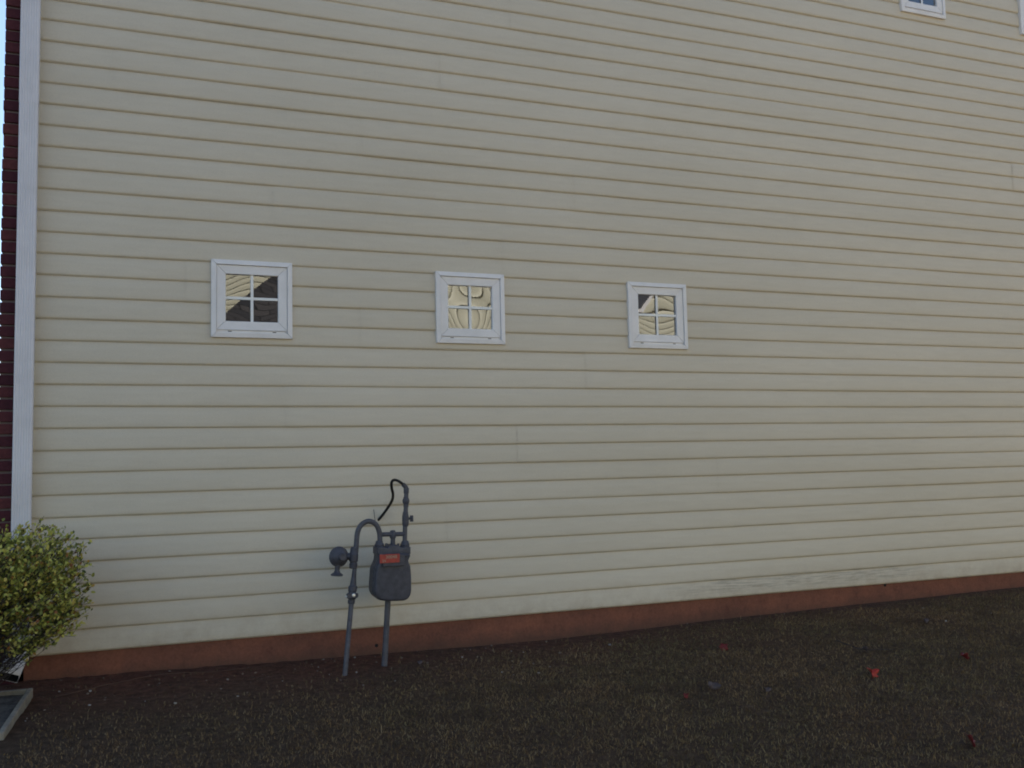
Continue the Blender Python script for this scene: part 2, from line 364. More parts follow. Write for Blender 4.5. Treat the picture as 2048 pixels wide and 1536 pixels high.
WW, WH = .4883, .4812
WINS = [(.4749, 1.8211), (1.9067, 1.8211), (3.3508, 1.8211), (6.058, 4.752), (7.437, 4.752)]
HOLES = [(x + .05, x + WW - .05, z + .05, z + WH - .05) for x, z in WINS]
PROF = [(0, -.0080), (.0085, -.0156), (.013, -.0166), (.03, -.0162), (.07, -.0145), (.095, -.0115), (.112, -.0075), (.127, -.003), (.1345, -.001)]
def prof_clip(k, za, zb):
    z0 = k * C_; pts = [(z0 + .0025, -.004), (z0 - .0002, -.0066)] + [(z0 + z, y) for z, y in PROF]
    out = [p for p in pts if za <= p[0] <= zb]
    def interp(z):
        for (z1, y1), (z2, y2) in zip(pts[2:], pts[3:]):
            if z1 <= z <= z2: return (z, y1 + (y2 - y1) * (z - z1) / (z2 - z1))
        return None
    if za > z0:
        q = interp(za)
        if q: out = [q] + [p for p in out if p[0] > za]
    if zb < z0 + .1345:
        q = interp(zb)
        if q: out = [p for p in out if p[0] < zb] + [q]
    return out if len(out) > 1 else []
def siding(name, material, x0, x1, ncourse, holes, seams, step, wav=.0008, ypos=0, flip=1, seed=3):
    rr = random.Random(seed); S = MB()
    for row in range((ncourse + 1) // 2):
        sm = sorted(seams.get(row, []))
        if not sm:
            q = x0 + rr.uniform(.6, 3.4)
            while q < x1: sm.append(q); q += 3.66
        else:
            q = sm[0] + 3.66
            while q < x1:
                if all(abs(q - s_) > 1.4 for s_ in sm): sm.append(q)
                q += 3.66
            q = sm[0] - 3.66
            while q > x0: sm.append(q); q -= 3.66
        sm = sorted(sm); segs = list(zip([x0] + sm, sm + [x1]))
        for si, (a, b_) in enumerate(segs):
            off = .0 if si % 2 == 0 else -.0028
            aa = a - (.02 if si else 0); 
            for k in (2 * row, 2 * row + 1):
                if k >= ncourse: continue
                zlo, zhi = k * C_, k * C_ + .1345
                cuts = [h for h in holes if h[2] < zhi and h[3] > zlo and h[0] < b_ and h[1] > aa]
                xe = sorted(set([aa, b_] + [min(max(v, aa), b_) for h in cuts for v in h[:2]]))
                for p, q in zip(xe, xe[1:]):
                    if q - p < 1e-4: continue
                    mid = (p + q) / 2; inside = [h for h in cuts if h[0] <= mid <= h[1]]
                    pieces = [(zlo - 1, zhi + 1)] if not inside else [(zlo - 1, inside[0][2]), (inside[0][3], zhi + 1)]
                    for za, zb in pieces:
                        pr = prof_clip(k, za, zb)
                        if not pr: continue
                        nseg = max(1, int((q - p) / step)); base_ = len(S.v)
                        for i in range(nseg + 1):
                            x = p + (q - p) * i / nseg
                            dz = wav * noise.noise(Vector((x * .8, k * 3.1, 0))) * 2.2
                            dy = wav * noise.noise(Vector((x * 1.3, k * 1.7, 9))) * 2.0
                            for (z, y) in pr: S.v.append((x, ypos + flip * (y + off + dy), z + dz))
                        m_ = len(pr)
                        for i in range(nseg):
                            for j in range(m_ - 1):
                                a0 = base_ + i * m_ + j; fc = (a0, a0 + m_, a0 + m_ + 1, a0 + 1)
                                S.f.append(fc if flip == 1 else fc[::-1])
    me = bpy.data.meshes.new(name); me.from_pydata(S.v, [], S.f); me.update()
    return finish(name, me, material, None, True, 0, 28)
SEAMPX = [(235, 145), (412, 18), (885, 142), (730, 272), (552, 412), (378, 563), (727, 660), (577, 813), (403, 985), (1153, 386), (1176, 742), (1010, 500), (1025, 50), (1440, 960), (1040, 905), (900, 1060), (265, 975)]
seams = {}
for u, v_ in SEAMPX:
    p = at(u, v_, -.01); seams.setdefault(int(p.z // (2 * C_)), []).append(p.x)
sd = siding('siding', M_SIDE, HX0, HX1, NC, HOLES, seams, .12); hp(sd)

# sheathing behind the siding and the body of the house
bd = MB()
bd.box((HX0 - .02, .012, -.3), (HX1, .03, -.0))      # starter strip behind the foundation top
hb = MB(); hb.box((-.64, 9.9, -.3), (HX1 + .2, 10, WALLTOP)); hb.box((HX1, .02, -.3), (HX1 + .2, 9.9, WALLTOP))
hp(hb.build('rear_wall', M_SIDE2))
f_ = MB()
n = 120
for i in range(n):
    a = HX0 - .02 + (HX1 - HX0 + .02) * i / n; b_ = HX0 - .02 + (HX1 - HX0 + .02) * (i + 1) / n
    ya = .004 + .002 * noise.noise(Vector((a * 2, 0, 0))); yb = .004 + .002 * noise.noise(Vector((b_ * 2, 0, 0)))
    f_.add([(a, ya, -.6), (b_, yb, -.6), (b_, yb, .004), (a, ya, .004)], [(0, 1, 2, 3)])
f_.add([(HX0 - .02, .006, .004), (HX1, .006, .004), (HX1, .2, .004), (HX0 - .02, .2, .004)], [(0, 1, 2, 3)])
fo = f_.build('foundation', M_FOUND, smooth=True); hp(fo)
for u_, v__, r__ in ((753, 1291, .011), (1770, 1170, .012)):  # dark discs proud of the wall, painting the shade of small holes
    hm = MB(); ph = at(u_, v__, .004); hm.lathe(ph + Vector((0, .004, 0)), (0, -1, 0), [(0, r__), (.006, r__), (.0065, r__ * .5)], 12); ho_ = hm.build('hole_shade', M_DARK); ho_.parent = fo

# brick veneer of the street front, seen edge-on at the corner
BX0, BX1 = -.672, -.565
mo = MB(); mo.box((BX0 + .010, -.004, -.4), (BX1, 9.9, WALLTOP)); mortar = mo.build('mortar_bed', M_MORTAR); hp(mortar)
bk = MB(); pitch = .0692; rr = random.Random(5)
nrow = int((WALLTOP + .35) / pitch)
for r in range(nrow):
    z0 = -.35 + r * pitch; y = -.018 - (.0 if r % 2 else .0); first = True
    while y < 9.8:
        ln = .092 if (first and r % 2) else .194
        j1, j2, j3 = rr.uniform(-.003, .003), rr.uniform(-.0015, .0015), rr.uniform(-.002, .002)
        x0 = BX0 + j1; ya = y + (j3 if first else 0)
        bk.box((x0, ya, z0 + j2), (BX1 + .012, y + ln, z0 + .0575 + j2))
        y += ln + .0098; first = False
bo = bk.build('brick_wall', M_BRICK, bevel=.003, segs=1); hp(bo)
mortar.parent = bo; mortar.matrix_parent_inverse = Matrix.Identity(4)
# corner trim between brick and siding
ct = MB(); ct.box((-.556, -.026, -.02), (-.497, .02, WALLTOP)); ct.box((-.5035, -.031, -.02), (-.4915, -.001, WALLTOP)); hp(ct.build('corner_trim', M_JTRIM, bevel=.002))
# roof: gable over the side wall
rf = MB(); ex0, ex1, zr = -1.1, 11.2, WALLTOP + .12; xm = (ex0 + ex1) / 2; peak = zr + 2.2
for (ya, yb) in ((-.38, 10.4),):
    rf.add([(ex0, ya, zr - .05), (xm, ya, peak), (ex1, ya, zr - .05), (ex0, yb, zr - .05), (xm, yb, peak), (ex1, yb, zr - .05),
            (ex0, ya, zr + .12), (xm, ya, peak + .17), (ex1, ya, zr + .12), (ex0, yb, zr + .12), (xm, yb, peak + .17), (ex1, yb, zr + .12)],
           [(0, 1, 4, 3), (1, 2, 5, 4), (6, 9, 10, 7), (7, 10, 11, 8), (0, 6, 7, 1), (1, 7, 8, 2), (3, 4, 10, 9), (4, 5, 11, 10), (0, 3, 9, 6), (2, 8, 11, 5)])
roof = rf.build('roof', M_SHINGLE); hp(roof)
gb = MB(); gb.add([(HX0 - .15, -.001, WALLTOP), (HX1 + .2, -.001, WALLTOP), (xm, -.001, peak - .02), (HX0 - .15, 9.95, WALLTOP), (HX1 + .2, 9.95, WALLTOP), (xm, 9.95, peak - .02)], [(0, 1, 2), (5, 4, 3), (0, 3, 4, 1)])
hp(gb.build('gable', M_SIDE2))

# windows ------------------------------------------------------------
def ring_mesh(x0, x1, z0, z1, w_, yf, yb, inner_drop=0.0, corner=True):
    """mitred picture-frame ring: outer rect, width w_, front at yf, back at yb; the inner edge can sit lower"""
    S = MB(); o = [(x0, z0), (x1, z0), (x1, z1), (x0, z1)]; i_ = [(x0 + w_, z0 + w_), (x1 - w_, z0 + w_), (x1 - w_, z1 - w_), (x0 + w_, z1 - w_)]
    for k in range(4):
        k2 = (k + 1) % 4
        e = .0006
        A, B_, Ci, Di = o[k], o[k2], i_[k2], i_[k]
        # pull the two ends in a hair so that the mitre reads as a joint
        def mv(P, Q): 
            d = (Vector(Q) - Vector(P)).normalized() * e; return (P[0] + d.x, P[1] + d.y)
        A, B_ = mv(A, B_), mv(B_, A); Ci, Di = mv(Ci, Di), mv(Di, Ci)
        S.add([(A[0], yf, A[1]), (B_[0], yf, B_[1]), (Ci[0], yf + inner_drop, Ci[1]), (Di[0], yf + inner_drop, Di[1]),
               (A[0], yb, A[1]), (B_[0], yb, B_[1]), (Ci[0], yb, Ci[1]), (Di[0], yb, Di[1])],
              [(0, 1, 2, 3), (7, 6, 5, 4), (0, 4, 5, 1), (3, 2, 6, 7), (1, 5, 6, 2), (0, 3, 7, 4)])
    return S
BOWS = [
    lambda u, v: .0004 * math.cos(math.pi * u * .5) * math.cos(math.pi * v * .5) + .0002 * math.sin(2.0 * u - 1.8 * v) * (1 - u),
    lambda u, v: .0036 * math.cos(math.pi * u * .42) * math.cos(math.pi * (v - .30) * .36),
    lambda u, v: .0007 * math.cos(math.pi * u * .5) * math.cos(math.pi * v * .5) + .00012 * math.sin(2.5 * v + u),
    lambda u, v: -.0006 * math.cos(math.pi * u * .5) * math.cos(math.pi * v * .5),
    lambda u, v: -.0006 * math.cos(math.pi * u * .5) * math.cos(math.pi * v * .5)]
for wi, (wx, wz) in enumerate(WINS):
    wn = empty('window', (wx, 0, wz)); hp(wn)
    inv = Matrix.Translation((-wx, 0, -wz))
    def wp(o, par=None): o.parent = par or wn; o.matrix_parent_inverse = inv if par is None else Matrix.Identity(4); return o
    fr_ = ring_mesh(wx, wx + WW, wz, wz + WH, .030, -.036, .012, -.004)
    fo = wp(fr_.build('frame', M_WHITE, bevel=.0022))
    # inner frame ledge, then the sash, which sits a little high and leaves a weep gap at the sill
    lg = ring_mesh(wx + .0305, wx + WW - .0305, wz + .0305, wz + WH - .0305, .016, -.020, .012)
    sa_ = ring_mesh(wx + .0315, wx + WW - .0315, wz + .047, wz + WH - .0315, .0545, -.0305, .010, .003)
    wp(sa_.build('sash', M_WHITE, bevel=.0022))
    lo = wp(lg.build('sill', M_WHITE, bevel=.001))
    gx0, gx1, gz0, gz1 = wx + .084, wx + WW - .084, wz + .096, wz + WH - .084
    # weep slots in the sill
    for q in (.10, WW - .12):
        we = MB(); we.box((wx + q, -.0207, wz + .0365), (wx + q + .022, -.0195, wz + .0415))
        wp(we.build('weep_slot', M_DARK))
    gr = MB(); xc, zc = (gx0 + gx1) / 2, (gz0 + gz1) / 2; t_ = .0085
    gr.box((xc - t_, -.0190, gz0 - .004), (xc + t_, -.0125, gz1 + .004))
    gr.box((gx0 - .004, -.0186, zc - t_), (xc - t_, -.0125, zc + t_)); gr.box((xc + t_, -.0186, zc - t_), (gx1 + .004, -.0125, zc + t_))
    wp(gr.build('grille', M_GRILL, bevel=.0015))
    ng = 44; P = MB(); bow = BOWS[wi]
    for j in range(ng + 1):
        for i in range(ng + 1):
            u, v_ = i / ng * 2 - 1, j / ng * 2 - 1
            P.v.append((gx0 - .004 + (gx1 - gx0 + .008) * i / ng, -.009 + bow(u, v_), gz0 - .004 + (gz1 - gz0 + .008) * j / ng))
    for j in range(ng):
        for i in range(ng):
            a = j * (ng + 1) + i; P.f.append((a, a + 1, a + ng + 2, a + ng + 1))
    po = wp(P.build('pane', M_GLASS, smooth=True, angle=180))
    # dim room behind: a box open to the glass
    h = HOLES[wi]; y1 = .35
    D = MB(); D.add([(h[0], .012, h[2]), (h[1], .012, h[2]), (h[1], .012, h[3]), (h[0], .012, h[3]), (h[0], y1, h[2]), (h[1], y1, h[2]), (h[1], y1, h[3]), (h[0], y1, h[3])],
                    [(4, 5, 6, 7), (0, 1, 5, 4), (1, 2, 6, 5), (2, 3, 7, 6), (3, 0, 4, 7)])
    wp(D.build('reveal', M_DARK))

# downspout ------------------------------------------------------------
dsx = at(56, 300, -.09).x; dw, dd = .100, .072; dyc = -.072
def ds_ring(wd, dp, ribs=True):
    """cross-section with fluted front"""
    pts = []; hw, hd = wd / 2, dp / 2; n = 13
    for i in range(n + 1):
        t = i / n; x = -hw + .006 + (wd - .012) * t
        pts.append((x, -hd + (.0028 if (i % 2) else 0)))
    pts += [(hw, -hd + .006), (hw, hd - .006), (hw - .006, hd), (-hw + .006, hd), (-hw, hd - .006), (-hw, -hd + .006)]
    return pts
def ds_len(z0, z1, wd, dp):
    S = MB(); rg = ds_ring(wd, dp); n = len(rg)
    vs = [(dsx + a, dyc + b_, z) for z in (z0, z1) for a, b_ in rg]
    S.add(vs, [(j, (j + 1) % n, n + (j + 1) % n, n + j) for j in range(n)])
    return S
zj = at(56, 205, -.1).z
D1 = ds_len(.05, zj + .03, dw - .003, dd - .003); D2 = ds_len(zj, WALLTOP, dw, dd)
D1.v += []; nbase = len(D1.v); D1.v += D2.v; D1.f += [tuple(i + nbase for i in f) for f in D2.f]
dsp = D1.build('downspout', M_ALU, smooth=True, angle=25); hp(dsp)
# elbow kicking out over the splash block
E = MB(); cpts = []
for k in range(9):
    a = R(46) * k / 8; cpts.append((dsx - .02 * k / 8, dyc - .09 * (1 - math.cos(a)), .05 - .09 * math.sin(a)))
cpts = [(dsx, dyc, .09)] + cpts
last = Vector(cpts[-1]); dirn = (Vector(cpts[-1]) - Vector(cpts[-2])).normalized(); cpts.append(tuple(last + dirn * .085))
rg = ds_ring(dw + .004, dd + .004)
E.sweep(cpts, lambda i: [(-b_ * (1 + .06 * (i > 9)), a) for a, b_ in rg], caps=False, up=Vector((0, 1, 0)))
el = E.build('elbow', M_ALU, smooth=True, angle=25); el.parent = dsp
so = el.modifiers.new('t', 'SOLIDIFY'); so.thickness = .0015
In = MB(); In.sweep(cpts, lambda i: [(-b_ * .94, a * .94) for a, b_ in rg], caps=False, up=Vector((0, 1, 0)))
ino = In.build('elbow_shade', M_DARK); ino.parent = dsp  # added dark sleeve, paints the shade inside the elbow opening
st = MB()
for zz in (1.1, 3.0):
    st.box((dsx - .058, dyc - dd / 2 - .0035, zz), (dsx + .058, dyc + dd / 2 + .03, zz + .022))

# ------------------------------------------------------------------ splash block
sb = empty('splash_block', (-.7, -.8, float(gz(-.7, -.8)))); tag(sb, 'grey concrete splash block tray with raised rim lying on bare soil below the downspout', 'splash block')
S = MB()
xr, yr0, yr1 = -.44, -.365, -1.13
zt0, zt1 = float(gz(xr, yr0)) + .050, float(gz(xr, yr1)) + .050
wB = .40
def zt(y): return zt0 + (zt1 - zt0) * (y - yr0) / (yr1 - yr0)
def slab(xa, xb, ya, yb, top, thick):
    S.add([(xa, ya, zt(ya) + top - thick), (xb, ya, zt(ya) + top - thick), (xb, yb, zt(yb) + top - thick), (xa, yb, zt(yb) + top - thick),
           (xa, ya, zt(ya) + top), (xb, ya, zt(ya) + top), (xb, yb, zt(yb) + top), (xa, yb, zt(yb) + top)],
          [(0, 3, 2, 1), (4, 5, 6, 7), (0, 1, 5, 4), (1, 2, 6, 5), (2, 3, 7, 6), (3, 0, 4, 7)])
    S.v[-8:] = [(x + .075 * (y - yr0), y, z) for x, y, z in S.v[-8:]]
rim = .026
slab(xr - rim, xr, yr0, yr1, 0, .07); slab(xr - wB, xr - wB + rim, yr0, yr1, 0, .07)
slab(xr - wB + rim, xr - rim, yr0, yr0 - rim, 0, .07); slab(xr - wB + rim, xr - rim, yr0 - rim, yr1, -.028, .04)
SF = MB(); q_ = random.Random(4); nxx, nyy = 10, 20; x0_, x1_ = xr - wB + rim + .002, xr - rim - .002
for j in range(nyy + 1):
    for i in range(nxx + 1):
        yy = yr0 - rim - .002 + (yr1 - yr0 + rim + .004) * j / nyy; xx = x0_ + (x1_ - x0_) * i / nxx + .075 * (yy - yr0)
        SF.v.append((xx, yy, zt(yy) - .024 + q_.uniform(-.003, .004)))
for j in range(nyy):
    for i in range(nxx):
        a = j * (nxx + 1) + i; SF.f.append((a, a + 1, a + nxx + 2, a + nxx + 1))
mf, ntf, bf = mat('damp dirt', (.06, .055, .055), .9, .2); nf_ = noise_tex(ntf, coords(ntf), 14, 6, .7); kf = ramp(ntf, nf_.outputs[0], [(.35, (.040, .030, .024)), (.65, (.13, .112, .095))]); L(ntf, kf.outputs[0], bf.inputs['Base Color'])
of = SF.build('dirt_layer', mf, smooth=True); of.parent = sb; of.matrix_parent_inverse = Matrix.Translation(-sb.location)
o = S.build('basin', M_CONC, bevel=.005); o.parent = sb; o.matrix_parent_inverse = Matrix.Translation(-sb.location)

# ------------------------------------------------------------------ gas meter
YM = -.30
gm = empty('gas_meter', tuple(at(692, 1345, -.40))); tag(gm, 'grey outdoor gas meter with red tag, round regulator and curved pipes standing before the siding', 'gas meter')
gm.location.z = float(gz(gm.location.x, -.4))
ginv = Matrix.Translation(-gm.location)
def gp(o, par=None): o.parent = par or gm; o.matrix_parent_inverse = ginv if par is None else Matrix.Identity(4); return o
def A(u, v, Y=YM): return at(u, v, Y)
# riser from the ground, leaning slightly
yb_ = -.40
P0 = A(689.5, 1352, yb_ - .01); P1 = A(703, 1203, -.335); PT = A(711, 1122, -.305)
rp = MB(); rp.tube([P0, P1], .0150, 16); rise = gp(rp.build('riser_pipe', M_PIPE, smooth=True))
va = MB()
va.lathe(A(702.2, 1208, -.336), PT - P1, [(0, .017), (.004, .021), (.02, .022), (.024, .019), (.03, .019)], 8)     # lower nut
va.lathe(A(703.2, 1199, -.334), PT - P1, [(0, .020), (.006, .027), (.03, .029), (.036, .024), (.045, .022), (.05, .026), (.075, .027), (.082, .02), (.13, .0150), (.16, .0135), (.21, .0135)], 14)
va.tube([A(693, 1192, -.335), A(716, 1190, -.335)], .0115, 12)
va.box(tuple(A(696, 1197, -.375)), tuple(A(713, 1185, -.345)))
vo = va.build('shutoff_valve', M_METER, smooth=True, bevel=.001); vo.parent = rise
for p_, a_x, pr_ in ((A(690.5, 1193.5, -.345), (.95, -.35, .05), [(0, .006), (.010, .007), (.014, .005)]), (A(707, 1190.5, -.371), (.1, -1, .1), [(0, .011), (.006, .011), (.010, .006)])):
    zn = MB(); zn.lathe(p_, a_x, pr_, 10); zo = zn.build('valve_bolt', M_ZINC, smooth=True); zo.parent = rise
# tee / regulator body on the riser
tb = MB()
tb.lathe(A(706.5, 1137, -.31), (0.04, 0, 1), [(0, .018), (.004, .024), (.028, .025), (.034, .021), (.04, .021), (.044, .027), (.085, .0285), (.095, .023), (.105, .021), (.12, .0205), (.128, .0175)], 12)
tb.tube([A(709, 1113, -.305), A(697, 1114, -.305)], .018, 14)
rv = MB()
rc = A(678.5, 1113.5, -.305); ax = Vector((.28, -1, .02)).normalized()
rv.lathe(rc - ax * .045, ax, [(0, .02), (.004, .040), (.016, .052), (.026, .0555), (.032, .0605), (.040, .0615), (.046, .0605), (.050, .056), (.058, .050), (.070, .040), (.078, .026), (.082, .024), (.094, .0235), (.097, .019)], 40)
for k in range(8):
    a = 2 * math.pi * k / 8 + .2; e1 = ax.cross(Vector((0, 0, 1))).normalized(); e2 = ax.cross(e1)
    rv.lathe(rc - ax * .003 + (e1 * math.cos(a) + e2 * math.sin(a)) * .0525, ax, [(0, .0045), (.012, .0045)], 6)
ro = gp(rv.build('regulator', M_METER, smooth=True, angle=30))
ne = MB(); ne.tube([rc + Vector((.02, .01, 0)), A(700, 1113, -.305)], .021, 16); nek = ne.build('regulator_neck', M_METER, smooth=True); nek.parent = ro; nek.matrix_parent_inverse = ginv @ Matrix.Identity(4)
vt = MB(); vt.lathe(A(673.5, 1152, -.305), A(675.5, 1125, -.305) - A(673.5, 1152, -.305), [(0, .030), (.003, .037), (.009, .037), (.014, .030), (.022, .019), (.034, .0145), (.05, .0155), (.075, .02)], 24)
vto = vt.build('vent', M_METER, smooth=True, angle=40); vto.parent = ro; vto.matrix_parent_inverse = ginv @ Matrix.Identity(4)
nek.matrix_parent_inverse = Matrix.Identity(4); vto.matrix_parent_inverse = Matrix.Identity(4)
# these were built in world space: bring the children of regulator into its frame
tee = gp(tb.build('tee_fitting', M_METER, smooth=True, angle=30))
# gooseneck
gn = smooth_path([A(711.5, 1106), A(713, 1085), A(715, 1066), A(720, 1053), A(729, 1045), A(739, 1042.5), A(749, 1046.5), A(756, 1056), A(759.5, 1070), A(759.5, 1090)], 6)
G = MB(); G.tube(gn, .0158, 18); gp(G.build('inlet_pipe', M_PIPE, smooth=True))
# outlet riser with valve and union
O = MB(); O.tube(smooth_path([A(809.5, 1090), A(810, 1060), A(811.5, 1020), A(812.5, 990), A(812.5, 979), A(810.5, 973), A(806, 968.5)], 6), .0142, 16)
out = gp(O.build('outlet_pipe', M_PIPE, smooth=True))
U = MB()
U.lathe(A(811.9, 1014, YM), (.012, 0, 1), [(0, .0165), (.02, .0165), (.028, .0215), (.042, .0225), (.052, .0185), (.062, .0145)], 8)
U.lathe(A(811, 1053, YM), (.012, 0, 1), [(0, .016), (.01, .020), (.03, .0215), (.06, .0215), (.075, .0185), (.09, .0165)], 12)
U.lathe(A(812.6, 987, YM), (.01, 0, 1), [(0, .0145), (.003, .0165), (.03, .017), (.036, .0145)], 16)
uo = U.build('valve_body', M_METER, smooth=True, angle=30); uo.parent = out
Hn = MB(); hc = A(817, 1037, YM - .005); Hn.lathe(hc, (1, -.1, .02), [(0, .008), (.012, .008), (.014, .0125), (.024, .0135), (.028, .008)], 6)
Hn.box(tuple(A(821, 1043.5, YM - .012)), tuple(A(825.5, 1030.5, YM + .002)))
ho = Hn.build('valve_handle', M_METER, smooth=True, bevel=.001); ho.parent = out
# hose: black flexible line back to the wall
hz = smooth_path([A(808, 970, YM), A(800, 964, YM), A(793, 960.5, YM + .01), A(786.5, 960.5, YM + .03), A(783, 966, YM + .06), A(783.5, 977, YM + .09), A(786, 989, YM + .12), A(784, 1001, YM + .16), A(776, 1015, YM + .21), A(765, 1030, YM + .26), A(754, 1043, .0)], 8)
Hs = MB(); Hs.tube(hz, .0088, 14); gp(Hs.build('flexible_hose', M_BLACK, smooth=True))
tw = MB(); tw.tube(smooth_path([A(751, 1045, -.05), A(749.5, 1036, -.04), A(747.5, 1019, -.022)], 4), .0022, 8); gp(tw.build('tracer_wire', M_PIPE, smooth=True))
# meter bar with centre post
Bm = MB(); Bm.tube([A(761, 1069), A(808, 1068)], .0135, 14); Bm.tube([A(785.8, 1100), A(785.8, 1063)], .0145, 14); Bm.lathe(A(785.8, 1077), (0, 0, 1), [(0, .016), (.006, .0195), (.028, .0195), (.033, .017), (.046, .0172), (.05, .012)], 8)
gp(Bm.build('meter_bar', M_METER, smooth=True, angle=30))
# meter case: outline extruded with a rounded edge
def outline(px, n=5):
    P = smooth_path([A(u, v) for u, v in px] + [A(*px[0])], n)[:-1]; return P
case_px = [(752.5, 1105), (752, 1118), (749, 1126), (744.5, 1137), (742.8, 1155), (741.5, 1175), (742.5, 1184), (747, 1192), (754, 1197), (765, 1199), (780, 1199.3), (796, 1199), (806, 1197), (813, 1191.5), (816.8, 1182), (817.5, 1165), (817, 1145), (815.5, 1130), (811.5, 1119), (811.5, 1105)]
ol = outline(case_px, 4); _c = sum(ol, Vector()) / len(ol); ol = [Vector((_c.x + (p.x - _c.x) * .965, p.y, p.z)) for p in ol]
def puff(ol, yc, half, rnd_, n=5, bulge=.0):
    S = MB(); c = sum(ol, Vector()) / len(ol); rings = []
    for k in range(n + 1):
        a = math.pi / 2 * k / n; rings.append((yc - half + rnd_ * (1 - math.sin(a)) , rnd_ * (1 - math.cos(a))))
    rings = rings[::-1]                      # from inset front edge to full outline
    prof = [(y, ins) for y, ins in rings] + [(2 * yc - y, ins) for y, ins in rings[::-1]]
    m_ = len(ol); N_ = []
    for j in range(m_):
        t = (ol[(j + 1) % m_] - ol[j - 1]).normalized(); nn = Vector((t.z, 0, -t.x))
        if nn.dot(ol[j] - c) < 0: nn = -nn
        N_.append(nn)
    for y, ins in prof:
        for j in range(m_): p = ol[j] - N_[j] * ins; S.v.append((p.x, y, p.z))
    for k in range(len(prof) - 1):
        for j in range(m_):
            S.f.append((k * m_ + j, k * m_ + (j + 1) % m_, (k + 1) * m_ + (j + 1) % m_, (k + 1) * m_ + j))
    S.f.append(tuple(range(m_))); S.f.append(tuple((len(prof) - 1) * m_ + j for j in range(m_)))
    return S
case = puff(ol, YM, .085, .017, 6)
cs = gp(case.build('meter_body', M_METER, smooth=True, angle=50))
# seam flange round the case and bolts
fl = puff([p + (p - sum(ol, Vector()) / len(ol)).normalized() * .0035 for p in ol], YM - .030, .006, .002, 2); flo = fl.build('case_flange', M_METER, smooth=True, angle=40); flo.parent = cs
for u, v_ in [(747.5, 1140), (745.5, 1160), (745, 1180), (757, 1194.5), (780, 1196), (803, 1194), (812.5, 1181), (813.5, 1160), (812.5, 1140), (756, 1122), (808, 1122)]:
    bb = MB(); bb.lathe(A(u, v_, YM - .03) + (A(786, 1155, YM) - A(u, v_, YM)) * .0 + Vector((0, -.004, 0)), (0, -1, 0), [(0, .0055), (.007, .0055), (.0075, .003)], 6); bbo = bb.build('case_bolt', M_METER); bbo.parent = cs
# dish pressed into the front of the case
dp = MB(); dpc = A(780, 1165, YM - .085)
dp.lathe(dpc + Vector((0, .002, 0)), (0, -1, 0), [(0, .078), (.004, .078), (.006, .074), (.0065, .004)], 48); 
# top casting with two inlet ears
top_px = [(750.3, 1093), (750, 1107.5), (757, 1110), (807, 1109), (816, 1106.5), (816.5, 1093), (806, 1091.5), (802, 1094), (797.5, 1092.5), (790, 1088.5), (780, 1088.5), (773, 1092.5), (768.5, 1095), (762, 1091.8)]
tp = puff([A(u, v) for u, v in top_px], YM, .062, .008, 3); gp(tp.build('top_casting', M_METER, smooth=True, angle=30))
for u in (758.7, 810):
    nu = MB(); nu.lathe(A(u, 1095), (0, 0, 1), [(0, .0275), (.004, .029), (.020, .029), (.026, .0245), (.038, .0215), (.042, .017)], 10); gp(nu.build('swivel_nut', M_METER, smooth=True, angle=25))
for u in (772.5, 796.5):
    nu = MB(); nu.lathe(A(u, 1096, YM - .03), (0, 0, 1), [(0, .0075), (.026, .0075), (.028, .005)], 8); gp(nu.build('top_bolt', M_METER, smooth=True, angle=25))

# index box and the red tag
ib = MB(); a_, b_ = A(757.5, 1131, YM), A(800.5, 1106, YM); ib.box((a_.x, YM - .104, a_.z), (b_.x, YM - .06, b_.z)); gp(ib.build('index_housing', M_METER, bevel=.004))
ta, tb2 = A(758.8, 1126.5, YM - .1), A(798.5, 1106.8, YM - .1)
tg = MB(); tg.box((ta.x, YM - .1095, ta.z), (tb2.x, YM - .1065, tb2.z)); tgo = gp(tg.build('red_tag', M_TAG, bevel=.001))
def text(s, x, z, y, size, material, parent, name='lettering'):
    cu = bpy.data.curves.new(name, 'FONT'); cu.body = s; cu.size = size; cu.extrude = .0004; cu.space_character = 1.05; cu.offset = .0006
    o = bpy.data.objects.new('tmp', cu); COL.objects.link(o); bpy.context.view_layer.update()
    dg = bpy.context.evaluated_depsgraph_get(); me = bpy.data.meshes.new_from_object(o.evaluated_get(dg)); bpy.data.objects.remove(o)
    me.transform(Matrix.Translation((x, y, z)) @ Matrix.Rotation(R(90), 4, 'X'))
    t = finish(name, me, material); t.parent = parent; return t
wt = tb2.x - ta.x; ht = tb2.z - ta.z
text('30048', ta.x + wt * .30, ta.z + ht * .50, YM - .1102, ht * .52, M_TAGTXT, tgo)
text('24', ta.x + wt * .12, ta.z + ht * .12, YM - .1102, ht * .42, M_TAGTXT, tgo)
# support post under the meter
sp2 = MB(); sp2.tube([A(768.8, 1332, -.315), A(776.3, 1192, YM)], .0178, 16); gp(sp2.build('support_post', M_PIPE, smooth=True))

